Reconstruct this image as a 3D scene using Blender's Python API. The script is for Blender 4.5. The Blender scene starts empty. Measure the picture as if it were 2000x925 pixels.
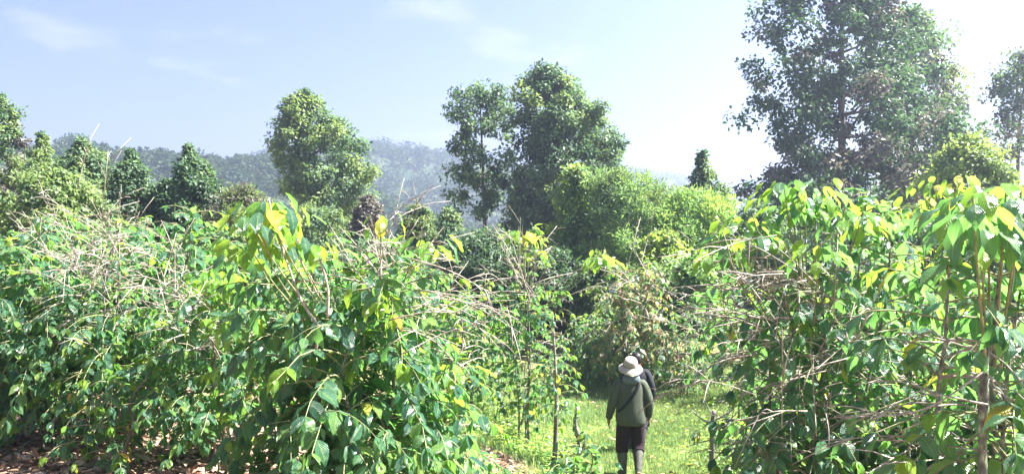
import bpy, math
import numpy as np
from mathutils import Vector, Matrix

rng = np.random.default_rng(7)
SC = bpy.context.scene
COL = SC.collection
R = math.radians

# ------------------------------------------------------------------ camera
FPX = 1540.0            # focal length in photograph pixels (photo is 2000 x 925)
CAMZ = 3.54
cam = bpy.data.cameras.new('camera')
cam.sensor_width = 36.0
cam.lens = FPX / 2000.0 * 36.0
cam.clip_start = 0.1
cam.clip_end = 6000
camo = bpy.data.objects.new('camera', cam)
COL.objects.link(camo)
camo.location = (0, 0, CAMZ)
camo.rotation_euler = (R(90), 0, 0)
SC.camera = camo

# ------------------------------------------------------------------ light
SUN_EL, SUN_AZ = 50.0, 84.0        # azimuth clockwise from the view direction (+Y)
W = bpy.data.worlds.new('World'); SC.world = W; W.use_nodes = True
nt = W.node_tree; nt.nodes.clear()
o_ = nt.nodes.new('ShaderNodeOutputWorld'); bg = nt.nodes.new('ShaderNodeBackground')
sky = nt.nodes.new('ShaderNodeTexSky'); sky.sky_type = 'NISHITA'; sky.sun_disc = False
sky.sun_elevation = R(SUN_EL); sky.sun_rotation = R(SUN_AZ)
sky.air_density = 1.0; sky.dust_density = 0.3; sky.ozone_density = 5.0
bg.inputs['Strength'].default_value = 0.055
# thin drifting cloud over the whole sky
tc = nt.nodes.new('ShaderNodeTexCoord'); sep = nt.nodes.new('ShaderNodeSeparateXYZ')
mz = nt.nodes.new('ShaderNodeMath'); mz.operation = 'ADD'; mz.inputs[1].default_value = 0.12
mz0 = nt.nodes.new('ShaderNodeMath'); mz0.operation = 'MAXIMUM'; mz0.inputs[1].default_value = 0.0
dv = nt.nodes.new('ShaderNodeVectorMath'); dv.operation = 'DIVIDE'
cmb = nt.nodes.new('ShaderNodeCombineXYZ')
noi = nt.nodes.new('ShaderNodeTexNoise'); noi.inputs['Scale'].default_value = 1.15
noi.inputs['Detail'].default_value = 6; noi.inputs['Roughness'].default_value = 0.55
mp = nt.nodes.new('ShaderNodeMapping'); mp.inputs['Location'].default_value = (2.15, 0.1, 0)
mp.inputs['Scale'].default_value = (0.8, 1.0, 1)
rmp = nt.nodes.new('ShaderNodeValToRGB')
rmp.color_ramp.elements[0].position = 0.60; rmp.color_ramp.elements[0].color = (0, 0, 0, 1)
rmp.color_ramp.elements[1].position = 0.78; rmp.color_ramp.elements[1].color = (0.55, 0.55, 0.55, 1)
mx = nt.nodes.new('ShaderNodeMixRGB'); mx.inputs['Color2'].default_value = (4.0, 3.9, 4.1, 1)
L = nt.links.new
L(tc.outputs['Generated'], sep.inputs[0]); L(sep.outputs['Z'], mz0.inputs[0]); L(mz0.outputs[0], mz.inputs[0])
for k in range(3): L(mz.outputs[0], cmb.inputs[k])
L(tc.outputs['Generated'], dv.inputs[0]); L(cmb.outputs[0], dv.inputs[1])
L(dv.outputs[0], mp.inputs[0]); L(mp.outputs[0], noi.inputs['Vector'])
L(noi.outputs['Fac'], rmp.inputs[0]); L(rmp.outputs[0], mx.inputs['Fac'])
wb = nt.nodes.new('ShaderNodeMixRGB'); wb.blend_type = 'MULTIPLY'; wb.inputs['Fac'].default_value = 1.0
wb.inputs['Color2'].default_value = (.60, .475, .48, 1)
L(sky.outputs[0], wb.inputs['Color1']); L(wb.outputs[0], mx.inputs['Color1']); L(mx.outputs[0], bg.inputs['Color']); L(bg.outputs[0], o_.inputs[0])

sd = bpy.data.lights.new('sun', 'SUN'); sd.energy = 5.0; sd.angle = R(0.5); sd.color = (1.0, 0.965, 0.91)
so = bpy.data.objects.new('sun', sd); COL.objects.link(so)
dirv = Vector((math.sin(R(SUN_AZ)) * math.cos(R(SUN_EL)), math.cos(R(SUN_AZ)) * math.cos(R(SUN_EL)), math.sin(R(SUN_EL))))
so.rotation_euler = dirv.to_track_quat('Z', 'Y').to_euler()
so.location = (20, 10, 30)

SC.view_settings.view_transform = 'Standard'; SC.view_settings.look = 'None'
SC.view_settings.exposure = 2.98; SC.view_settings.gamma = 1.0
SC.render.engine = 'CYCLES'
cy = SC.cycles
cy.max_bounces = 8; cy.diffuse_bounces = 5; cy.glossy_bounces = 2; cy.transmission_bounces = 6
cy.volume_bounces = 0; cy.transparent_max_bounces = 4
cy.caustics_reflective = False; cy.caustics_refractive = False
cy.sample_clamp_indirect = 4.0
cy.use_denoising = True

# ------------------------------------------------------------------ helpers
def at(px, py, d):
    return np.array([(px - 1000) / FPX * d, d, CAMZ - (py - 462.5) / FPX * d])

def ss(a, b, x):
    t = np.clip((np.asarray(x, float) - a) / (b - a), 0, 1)
    return t * t * (3 - 2 * t)

def lump(x, y, f, ph=0.0):
    return (np.sin(x * f + 1.3 + ph) * np.cos(y * f * 1.17 + .6 * ph) + .5 * np.sin(x * f * 2.3 - y * f * 1.9 + ph * 2)) / 1.5

def ground(x, y):
    x = np.asarray(x, float); y = np.asarray(y, float)
    bank = 1.3 * ss(1.6, -3.5, x) * ss(30, 15, y)
    near = 1.9 * ss(8, 1, y)
    rb = .55 * ss(2.6, 6, x) * ss(24, 13, y)
    g = bank + rb + near * (1 - np.clip((bank + rb) / 1.9, 0, 1))
    g = g - 15 * ss(19, 150, y) - 15 * ss(40, 200, np.abs(x)) * ss(150, 20, y)
    return g + .05 * lump(x, y, .9) + .02 * lump(x, y, 3.1, 2)

def norm(v):
    return v / np.maximum(np.linalg.norm(v, axis=-1, keepdims=True), 1e-9)

def link(o, parent=None, **p):
    COL.objects.link(o)
    if parent is not None: o.parent = parent
    for k, v in p.items():
        if v is not None: o[k] = v
    return o

def thing(name, label, cat, loc=(0, 0, 0), group=None):
    o = bpy.data.objects.new(name, None)
    o.empty_display_size = .2
    o.location = [float(v) for v in loc]
    return link(o, None, label=label, category=cat, group=group)

def rawmesh(name, V, F, mats, midx=None, smooth=True, attr=None):
    """V (n,3); F list of arrays (m,k) of one k each."""
    me = bpy.data.meshes.new(name)
    V = np.asarray(V, np.float32)
    F = [np.asarray(f, np.int32) for f in F if len(f)]
    nl = sum(f.size for f in F); nf = sum(len(f) for f in F)
    me.vertices.add(len(V)); me.vertices.foreach_set('co', V.ravel())
    me.loops.add(nl); me.polygons.add(nf)
    me.loops.foreach_set('vertex_index', np.concatenate([f.ravel() for f in F]))
    tot = np.concatenate([np.full(len(f), f.shape[1], np.int32) for f in F])
    st = np.concatenate([[0], np.cumsum(tot)[:-1]]).astype(np.int32)
    me.polygons.foreach_set('loop_start', st)
    for m in mats: me.materials.append(m)
    if midx is not None: me.polygons.foreach_set('material_index', np.asarray(midx, np.int32))
    me.polygons.foreach_set('use_smooth', np.full(nf, bool(smooth)))
    if attr is not None:
        a = me.attributes.new('leaf', 'FLOAT_VECTOR', 'POINT')
        a.data.foreach_set('vector', np.asarray(attr, np.float32).ravel())
    me.update(calc_edges=True)
    return me

def obj(name, me, parent=None, **p):
    return link(bpy.data.objects.new(name, me), parent, **p)

class Tubes:
    def __init__(self): self.V = []; self.F = []; self.n = 0
    def add(self, P, r, k=6, cap=True):
        P = np.asarray(P, float); r = np.broadcast_to(np.asarray(r, float), (len(P),))
        T = norm(np.gradient(P, axis=0))
        ref = np.array([0., 0, 1]) if abs(T[0][2]) < .85 else np.array([1., 0, 0])
        U = norm(np.cross(T, ref)); Wd = np.cross(T, U)
        a = np.arange(k) * 2 * np.pi / k
        ring = P[:, None] + r[:, None, None] * (np.cos(a)[None, :, None] * U[:, None] + np.sin(a)[None, :, None] * Wd[:, None])
        m = len(P)
        i = np.arange(m - 1)[:, None] * k; j = np.arange(k)[None]; jn = (j + 1) % k
        q = np.stack([i + j, i + jn, i + k + jn, i + k + j], -1).reshape(-1, 4) + self.n
        self.V.append(ring.reshape(-1, 3)); self.F.append(q); self.n += m * k
        if cap:
            self.V.append(np.array([P[0], P[-1]]))
            j = np.arange(k); jn = (j + 1) % k
            z = np.full(k, 0)
            self.F.append(np.stack([jn, j, z + self.n - (m * k) * 0 , z + self.n], -1)[:0])
            a0 = self.n - m * k; a1 = self.n - k
            self.C = getattr(self, 'C', [])
            self.C.append(np.stack([a0 + jn, a0 + j, np.full(k, self.n)], -1))
            self.C.append(np.stack([a1 + j, a1 + jn, np.full(k, self.n + 1)], -1))
            self.n += 2
    def mesh(self, name, mat):
        F = [np.concatenate([f for f in self.F if len(f)])]
        if getattr(self, 'C', None): F.append(np.concatenate(self.C))
        return rawmesh(name, np.concatenate(self.V), F, [mat])

def curve(pts, n):
    """smooth polyline through pts (Catmull-Rom)."""
    P = np.asarray(pts, float); Q = np.vstack([2 * P[0] - P[1], P, 2 * P[-1] - P[-2]])
    out = []
    for t in np.linspace(0, len(P) - 1, n):
        i = min(int(t), len(P) - 2); u = t - i
        a, b, c, d = Q[i:i + 4]
        out.append(.5 * ((2 * b) + (c - a) * u + (2 * a - 5 * b + 4 * c - d) * u * u + (3 * b - a - 3 * c + d) * u ** 3))
    return np.array(out)

# ------------------------------------------------------------------ materials
def newmat(name):
    m = bpy.data.materials.new(name); m.use_nodes = True
    t = m.node_tree; t.nodes.clear()
    out = t.nodes.new('ShaderNodeOutputMaterial')
    return m, t, out

def ramp(t, cols):
    r = t.nodes.new('ShaderNodeValToRGB'); e = r.color_ramp.elements
    while len(e) < len(cols): e.new(.5)
    for i, (p, c) in enumerate(cols):
        e[i].position = p; e[i].color = (*c, 1)
    return r

def leafmat(name, cols, tcol, trans=.35, rough=.35, spec=.5, veins=False, bump=0.0):
    m, t, out = newmat(name); Ln = t.links.new; N = t.nodes.new
    at_ = N('ShaderNodeAttribute'); at_.attribute_name = 'leaf'
    sp = N('ShaderNodeSeparateXYZ'); Ln(at_.outputs['Vector'], sp.inputs[0])
    oi = N('ShaderNodeObjectInfo')
    ad = N('ShaderNodeMath'); ad.operation = 'ADD'; Ln(sp.outputs['Z'], ad.inputs[0]); Ln(oi.outputs['Random'], ad.inputs[1])
    fr = N('ShaderNodeMath'); fr.operation = 'FRACT'; Ln(ad.outputs[0], fr.inputs[0])
    rp = ramp(t, cols); Ln(fr.outputs[0], rp.inputs[0])
    gp = N('ShaderNodeNewGeometry'); ns = N('ShaderNodeTexNoise'); ns.inputs['Scale'].default_value = 26; ns.inputs['Detail'].default_value = 3
    Ln(gp.outputs['Position'], ns.inputs['Vector'])
    nr = ramp(t, [(.32, (.70, .74, .80)), (.5, (1, 1, 1)), (.68, (1.22, 1.14, 1.0))]); Ln(ns.outputs['Fac'], nr.inputs[0])
    nm_ = N('ShaderNodeMixRGB'); nm_.blend_type = 'MULTIPLY'; nm_.inputs['Fac'].default_value = 1
    Ln(rp.outputs[0], nm_.inputs['Color1']); Ln(nr.outputs[0], nm_.inputs['Color2'])
    col = nm_.outputs[0]
    bs = N('ShaderNodeBsdfPrincipled'); bs.inputs['Roughness'].default_value = rough
    bs.inputs['Specular IOR Level'].default_value = spec
    tr = N('ShaderNodeBsdfTranslucent')
    tm = N('ShaderNodeMixRGB'); tm.blend_type = 'MULTIPLY'; tm.inputs['Fac'].default_value = 0.0
    if veins:
        ab = N('ShaderNodeMath'); ab.operation = 'ABSOLUTE'; Ln(sp.outputs['Y'], ab.inputs[0])
        # side veins run forward from the midrib
        mm = N('ShaderNodeMath'); mm.operation = 'MULTIPLY_ADD'; mm.inputs[1].default_value = -.45
        Ln(ab.outputs[0], mm.inputs[0]); Ln(sp.outputs['X'], mm.inputs[2])
        ml = N('ShaderNodeMath'); ml.operation = 'MULTIPLY'; ml.inputs[1].default_value = 60; Ln(mm.outputs[0], ml.inputs[0])
        sn = N('ShaderNodeMath'); sn.operation = 'SINE'; Ln(ml.outputs[0], sn.inputs[0])
        mr = ramp(t, [(0.0, (1, 1, 1)), (.035, (1, 1, 1)), (.075, (0, 0, 0))]); Ln(ab.outputs[0], mr.inputs[0])
        mc = N('ShaderNodeMixRGB'); Ln(mr.outputs[0], mc.inputs['Fac']); Ln(col, mc.inputs['Color1'])
        mc.inputs['Color2'].default_value = (.22, .30, .08, 1)
        col = mc.outputs[0]
        bp = N('ShaderNodeBump'); bp.inputs['Strength'].default_value = .55; bp.inputs['Distance'].default_value = .012
        Ln(sn.outputs[0], bp.inputs['Height']); Ln(bp.outputs[0], bs.inputs['Normal'])
    Ln(col, bs.inputs['Base Color'])
    # light through the blade: its own colour, lighter and yellower
    hs = N('ShaderNodeMixRGB'); hs.blend_type = 'MIX'; hs.inputs['Fac'].default_value = .75
    Ln(col, hs.inputs['Color1']); hs.inputs['Color2'].default_value = (*tcol, 1)
    Ln(hs.outputs[0], tr.inputs['Color'])
    mxs = N('ShaderNodeMixShader'); mxs.inputs[0].default_value = trans
    Ln(bs.outputs[0], mxs.inputs[1]); Ln(tr.outputs[0], mxs.inputs[2]); Ln(mxs.outputs[0], out.inputs[0])
    return m

def noisemat(name, cols, scale=8, rough=.8, detail=6, bump=.4, stretch=(1, 1, 1), dist=.02):
    m, t, out = newmat(name); Ln = t.links.new; N = t.nodes.new
    tcn = N('ShaderNodeTexCoord'); mpn = N('ShaderNodeMapping'); mpn.inputs['Scale'].default_value = stretch
    Ln(tcn.outputs['Object'], mpn.inputs[0])
    n = N('ShaderNodeTexNoise'); n.inputs['Scale'].default_value = scale; n.inputs['Detail'].default_value = detail
    Ln(mpn.outputs[0], n.inputs['Vector'])
    rp = ramp(t, cols); Ln(n.outputs['Fac'], rp.inputs[0])
    bs = N('ShaderNodeBsdfPrincipled'); bs.inputs['Roughness'].default_value = rough
    bs.inputs['Specular IOR Level'].default_value = .25
    Ln(rp.outputs[0], bs.inputs['Base Color'])
    if bump:
        bp = N('ShaderNodeBump'); bp.inputs['Strength'].default_value = bump; bp.inputs['Distance'].default_value = dist
        Ln(n.outputs['Fac'], bp.inputs['Height']); Ln(bp.outputs[0], bs.inputs['Normal'])
    Ln(bs.outputs[0], out.inputs[0])
    return m

M = {}
M['leaf'] = leafmat('coffee_leaf', [(0, (.030, .092, .072)), (.3, (.042, .125, .078)), (.7, (.064, .172, .075)), (.88, (.11, .22, .06)), (1, (.19, .29, .06))],
                    (.24, .58, .10), .40, .34, .7, veins=True)
M['young'] = leafmat('young_leaf', [(0, (.10, .26, .035)), (.5, (.15, .33, .04)), (1, (.26, .38, .045))], (.40, .64, .06), .46, .3, .5, veins=True)
M['yellow'] = leafmat('yellow_leaf', [(0, (.42, .44, .05)), (.7, (.40, .42, .06)), (1, (.46, .30, .05))], (.62, .60, .06), .45, .4, .4, veins=True)
M['dry'] = leafmat('dry_leaf', [(0, (.30, .19, .11)), (.5, (.40, .28, .18)), (1, (.22, .11, .07))], (.45, .28, .12), .25, .6, .3)
M['pale'] = leafmat('faded_leaf', [(0, (.16, .20, .06)), (.5, (.28, .24, .12)), (1, (.38, .30, .20))], (.45, .40, .14), .35, .4, .4)
M['stem'] = noisemat('coffee_bark', [(.3, (.085, .075, .062)), (.55, (.17, .155, .13)), (.75, (.34, .335, .28))], 14, .85, stretch=(1, 1, .25))
M['bare'] = noisemat('bare_twig', [(.3, (.17, .14, .11)), (.5, (.30, .26, .21)), (.7, (.43, .395, .34))], 20, .8, bump=.2)
M['twig'] = noisemat('green_twig', [(.3, (.13, .15, .06)), (.7, (.28, .26, .14))], 20, .8, bump=.2)
M['lichen'] = noisemat('lichen_bark', [(.3, (.075, .072, .058)), (.48, (.15, .152, .12)), (.6, (.30, .325, .22)), (.72, (.46, .48, .38))], 30, .9, stretch=(1, 1, .6), bump=.8)
M['trunk'] = noisemat('tree_bark', [(.3, (.085, .07, .06)), (.55, (.16, .13, .11)), (.8, (.27, .24, .21))], 5, .9, stretch=(1, 1, .25), bump=.7, dist=.05)
TREE = {
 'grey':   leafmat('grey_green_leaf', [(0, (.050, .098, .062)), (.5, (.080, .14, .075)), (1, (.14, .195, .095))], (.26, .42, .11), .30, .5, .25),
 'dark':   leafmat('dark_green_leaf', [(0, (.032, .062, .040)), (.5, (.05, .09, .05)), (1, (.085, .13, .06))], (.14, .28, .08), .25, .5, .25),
 'olive':  leafmat('olive_leaf', [(0, (.085, .135, .06)), (.5, (.13, .19, .07)), (1, (.20, .255, .09))], (.38, .52, .11), .34, .5, .25),
 'bright': leafmat('bright_leaf', [(0, (.085, .19, .065)), (.5, (.14, .27, .085)), (1, (.24, .36, .11))], (.40, .62, .14), .4, .45, .4),
 'lime':   leafmat('lime_leaf', [(0, (.19, .31, .06)), (.5, (.26, .39, .065)), (1, (.36, .46, .09))], (.55, .70, .11), .42, .45, .4),
 'far':    leafmat('hillside_leaf', [(0, (.016, .035, .022)), (1, (.035, .06, .032))], (.08, .14, .04), .2, .9, .05),
 'far2':   leafmat('hillside_olive_leaf', [(0, (.028, .045, .022)), (1, (.055, .075, .035))], (.10, .15, .04), .2, .9, .05),
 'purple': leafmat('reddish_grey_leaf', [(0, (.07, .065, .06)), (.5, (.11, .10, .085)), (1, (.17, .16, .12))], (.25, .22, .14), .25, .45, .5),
}

# ------------------------------------------------------------------ ground
def polar(dists, azs):
    D, A = np.meshgrid(dists, azs, indexing='ij')
    return D * np.sin(A), D * np.cos(A), D, A

def gridfaces(n, m):
    i = np.arange(n - 1)[:, None] * m; j = np.arange(m - 1)[None]
    return np.stack([i + j, i + j + 1, i + m + j + 1, i + m + j], -1).reshape(-1, 4)[:, ::-1]

def groundmat():
    m, t, out = newmat('earth_and_turf'); Ln = t.links.new; N = t.nodes.new
    g = N('ShaderNodeNewGeometry'); n1 = N('ShaderNodeTexNoise'); n1.inputs['Scale'].default_value = 9; n1.inputs['Detail'].default_value = 8
    Ln(g.outputs['Position'], n1.inputs['Vector'])
    soil = ramp(t, [(.3, (.10, .065, .045)), (.5, (.20, .13, .09)), (.7, (.32, .22, .16))]); Ln(n1.outputs['Fac'], soil.inputs[0])
    turf = ramp(t, [(.3, (.05, .085, .025)), (.5, (.10, .14, .035)), (.72, (.20, .20, .07))]); Ln(n1.outputs['Fac'], turf.inputs[0])
    a = N('ShaderNodeAttribute'); a.attribute_name = 'leaf'; sp = N('ShaderNodeSeparateXYZ'); Ln(a.outputs['Vector'], sp.inputs[0])
    mxn = N('ShaderNodeMixRGB'); Ln(sp.outputs['X'], mxn.inputs['Fac']); Ln(soil.outputs[0], mxn.inputs['Color1']); Ln(turf.outputs[0], mxn.inputs['Color2'])
    bs = N('ShaderNodeBsdfPrincipled'); bs.inputs['Roughness'].default_value = .95; bs.inputs['Specular IOR Level'].default_value = .1
    bp = N('ShaderNodeBump'); bp.inputs['Strength'].default_value = .8; bp.inputs['Distance'].default_value = .05
    Ln(n1.outputs['Fac'], bp.inputs['Height']); Ln(bp.outputs[0], bs.inputs['Normal'])
    Ln(mxn.outputs[0], bs.inputs['Base Color']); Ln(bs.outputs[0], out.inputs[0])
    return m

def turfmask(x, y):
    """1 inside the grassy clearing, 0 on bare earth under the bushes."""
    m = ss(-1.1, -.3, x + .25 * lump(x, y, 1.7)) * ss(5.6, 4.6, x + .3 * lump(x, y, 1.1)) * ss(7.0, 8.2, y) * ss(21, 19.4, y)
    m = m * (1 - ss(.75, .25, np.hypot((x + .15), (y - 11.0) * .8)))       # worn patch of bare soil
    m = m * (1 - .75 * ss(.55, .8, lump(x, y, 1.5, 6)) * ss(.9, .3, np.abs(x - 1.5 - .03 * (y - 11))))    # trodden spots
    return np.clip(m, 0, 1)

ds = np.concatenate([[.05], np.linspace(1, 26, 110), 26 * np.geomspace(1.03, 40, 70)])
az = np.radians(np.linspace(-180, 180, 361))
X, Y, D_, A_ = polar(ds, az)
Z = ground(X, Y)
far = turfmask(X, Y); far = np.maximum(far, ss(11.5, 13.5, D_ - np.abs(X) * .15) * (.6 + .3 * lump(X, Y, 1.3, 2)))
obj('ground', rawmesh('ground', np.stack([X, Y, Z], -1).reshape(-1, 3), [gridfaces(*X.shape)], [groundmat()],
    attr=np.stack([far, far * 0, far * 0], -1).reshape(-1, 3)), kind='structure')

# ------------------------------------------------------------------ hills
def hillmat(name, lo, mid, hi, s):
    m, t, out = newmat(name); Ln = t.links.new; N = t.nodes.new
    g = N('ShaderNodeNewGeometry')
    n = N('ShaderNodeTexNoise'); n.inputs['Scale'].default_value = s; n.inputs['Detail'].default_value = 8; Ln(g.outputs['Position'], n.inputs['Vector'])
    r = ramp(t, [(.35, lo), (.5, mid), (.62, hi)]); Ln(n.outputs['Fac'], r.inputs[0])
    b = N('ShaderNodeBsdfPrincipled'); b.inputs['Roughness'].default_value = .95; b.inputs['Specular IOR Level'].default_value = .1
    Ln(r.outputs[0], b.inputs['Base Color']); Ln(b.outputs[0], out.inputs[0])
    return m
HM = hillmat('hill_pasture', (.020, .040, .022), (.035, .055, .028), (.075, .085, .045), .03)

def hill(ridge, d0, d1, d2, seed, lumpy):
    """ridge: (photo x, photo y) crest outline at distance d1; foot at d0, far side at d2."""
    px = np.array([p[0] for p in ridge], float); py = np.array([p[1] for p in ridge], float)
    aza = np.arctan((px - 1000) / FPX)
    n = 260
    azs = np.linspace(-1.25, 1.25, n)
    el = (462.5 - np.interp(azs, aza, py)) / FPX * np.cos(azs)
    crest = el * d1 + CAMZ
    crest = crest + lumpy * (np.sin(azs * 61 + seed) + .6 * np.sin(azs * 133 + seed * 2)) * .4
    ts = np.concatenate([np.linspace(0, 1, 34), np.linspace(1.06, 2, 16)])
    dd = np.where(ts <= 1, d0 + (d1 - d0) * ts, d1 + (d2 - d1) * (ts - 1))
    shape = np.where(ts <= 1, np.sin(np.clip(ts, 0, 1) * np.pi / 2) ** 1.25, np.cos(np.clip(ts - 1, 0, 1) * np.pi / 2) ** 1.2)
    Dm, Am = np.meshgrid(dd, azs, indexing='ij')
    x = Dm * np.sin(Am); y = Dm * np.cos(Am)
    z = -16 + (crest[None] + 16) * shape[:, None]
    spur = lump(x, y, 2 * np.pi / (d1 * .22), seed) * (d1 * .014) * (np.sin(np.clip(ts, 0, 1) * np.pi) * (ts < 1))[:, None]
    z = z + spur
    obj('hill', rawmesh('hill', np.stack([x, y, z], -1).reshape(-1, 3), [gridfaces(*x.shape)], [HM]), kind='structure')
    return x, y, z, ts

H_NEAR = [(-900, 330), (-300, 312), (60, 300), (110, 300), (200, 305), (280, 312), (330, 322), (420, 322), (520, 322), (600, 335), (700, 372), (800, 420), (900, 450), (1100, 462), (1400, 470), (2000, 470), (3500, 450)]
H_MID = [(-1500, 400), (-300, 390), (300, 360), (500, 322), (600, 295), (700, 284), (735, 281), (765, 286), (800, 300), (830, 308), (880, 316), (1000, 330), (1100, 352), (1200, 385), (1300, 420), (1500, 455), (2500, 450), (3500, 430)]
H_FAR = [(-1500, 420), (0, 410), (800, 370), (1000, 345), (1120, 330), (1190, 331), (1240, 340), (1290, 348), (1340, 362), (1420, 385), (1600, 405), (2200, 395), (3500, 390)]
h1 = hill(H_NEAR, 140, 240, 330, 1.0, 1.2)
h2 = hill(H_MID, 250, 440, 600, 2.3, 1.6)
h3 = hill(H_FAR, 480, 720, 950, 4.1, 2.0)

# ------------------------------------------------------------------ leaves
def leaf_template(st, hw, fold=.25, droop=.2, wave=.03, twist=0.0):
    V = []; A = []
    for i, (t, w) in enumerate(zip(st, hw)):
        zc = .10 * t - droop * t * t
        wv = wave * (1 if i % 2 else -1) if 0 < i < len(st) - 1 else 0
        for s in (-1, 0, 1):
            V.append((t - .02 * abs(s), s * w, zc + fold * abs(s) * w + wv * abs(s) + twist * s * t))
            A.append((t, s, 0))
    V = np.array(V); A = np.array(A)
    n = len(st); F = []
    for i in range(n - 1):
        a = i * 3
        F += [(a, a + 3, a + 4, a + 1), (a + 1, a + 4, a + 5, a + 2)]
    return V, np.array(F), A

ST = [0, .14, .36, .60, .82, 1.0]; HWD = [.012, .15, .255, .25, .125, .006]
LT = [leaf_template(ST, HWD, .30, .22, .022), leaf_template(ST, [w * 1.08 for w in HWD], .18, .42, -.03, .04),
      leaf_template(ST, [w * .92 for w in HWD], .40, .08, .03, -.05), leaf_template(ST, HWD, .1, .6, .035, .07)]
LTF = [leaf_template([0, .42, 1], [.03, .27, .01], .3, .2, 0), leaf_template([0, .45, 1], [.03, .25, .01], .15, .45, 0, .06)]

def frames(D, Nn):
    D = norm(D); Yv = norm(np.cross(Nn, D)); Zv = np.cross(D, Yv)
    return D, Yv, Zv

def place_leaves(T, P, D, Nn, S, rnd):
    V, F, A = T
    D, Yv, Zv = frames(D, Nn)
    n = len(P); k = len(V)
    out = P[:, None] + S[:, None, None] * (V[None, :, 0:1] * D[:, None] + V[None, :, 1:2] * Yv[:, None] + V[None, :, 2:3] * Zv[:, None])
    FF = (F[None] + (np.arange(n) * k)[:, None, None]).reshape(-1, F.shape[1])
    AA = np.broadcast_to(A[None], (n, k, 3)).copy(); AA[:, :, 2] = rnd[:, None]
    return out.reshape(-1, 3), FF, AA.reshape(-1, 3), len(F)

LMATS = [M['leaf'], M['young'], M['yellow'], M['dry'], M['pale']]
LEAFMESH = {}
def leafmesh(shape, mi):
    if (shape, mi) not in LEAFMESH:
        V, F, A = LT[shape]
        LEAFMESH[shape, mi] = rawmesh('leaf', V, [F], [LMATS[mi]], attr=A)
    return LEAFMESH[shape, mi]

def project(P):
    return 1000 + FPX * P[:, 0] / P[:, 1], 462.5 - FPX * (P[:, 2] - CAMZ) / P[:, 1]

def foliage_mesh(Ls, templ):
    """Ls: dict arrays P,D,N,S,rnd,mat,shape -> one mesh"""
    Vs, Fs, As, Ms = [], [], [], []; off = 0
    sh = Ls['shape'] % len(templ)
    for k in range(len(templ)):
        for mi in range(len(LMATS)):
            q = (sh == k) & (Ls['mat'] == mi)
            if not q.any(): continue
            V, F, A, nf = place_leaves(templ[k], Ls['P'][q], Ls['D'][q], Ls['N'][q], Ls['S'][q], Ls['rnd'][q])
            Vs.append(V); Fs.append(F + off); As.append(A); Ms.append(np.full(len(F), mi)); off += len(V)
    return rawmesh('foliage', np.concatenate(Vs), [np.concatenate(Fs)], LMATS, np.concatenate(Ms), True, np.concatenate(As))

TOTAL = {'leafobj': 0, 'bare': 0}

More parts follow.
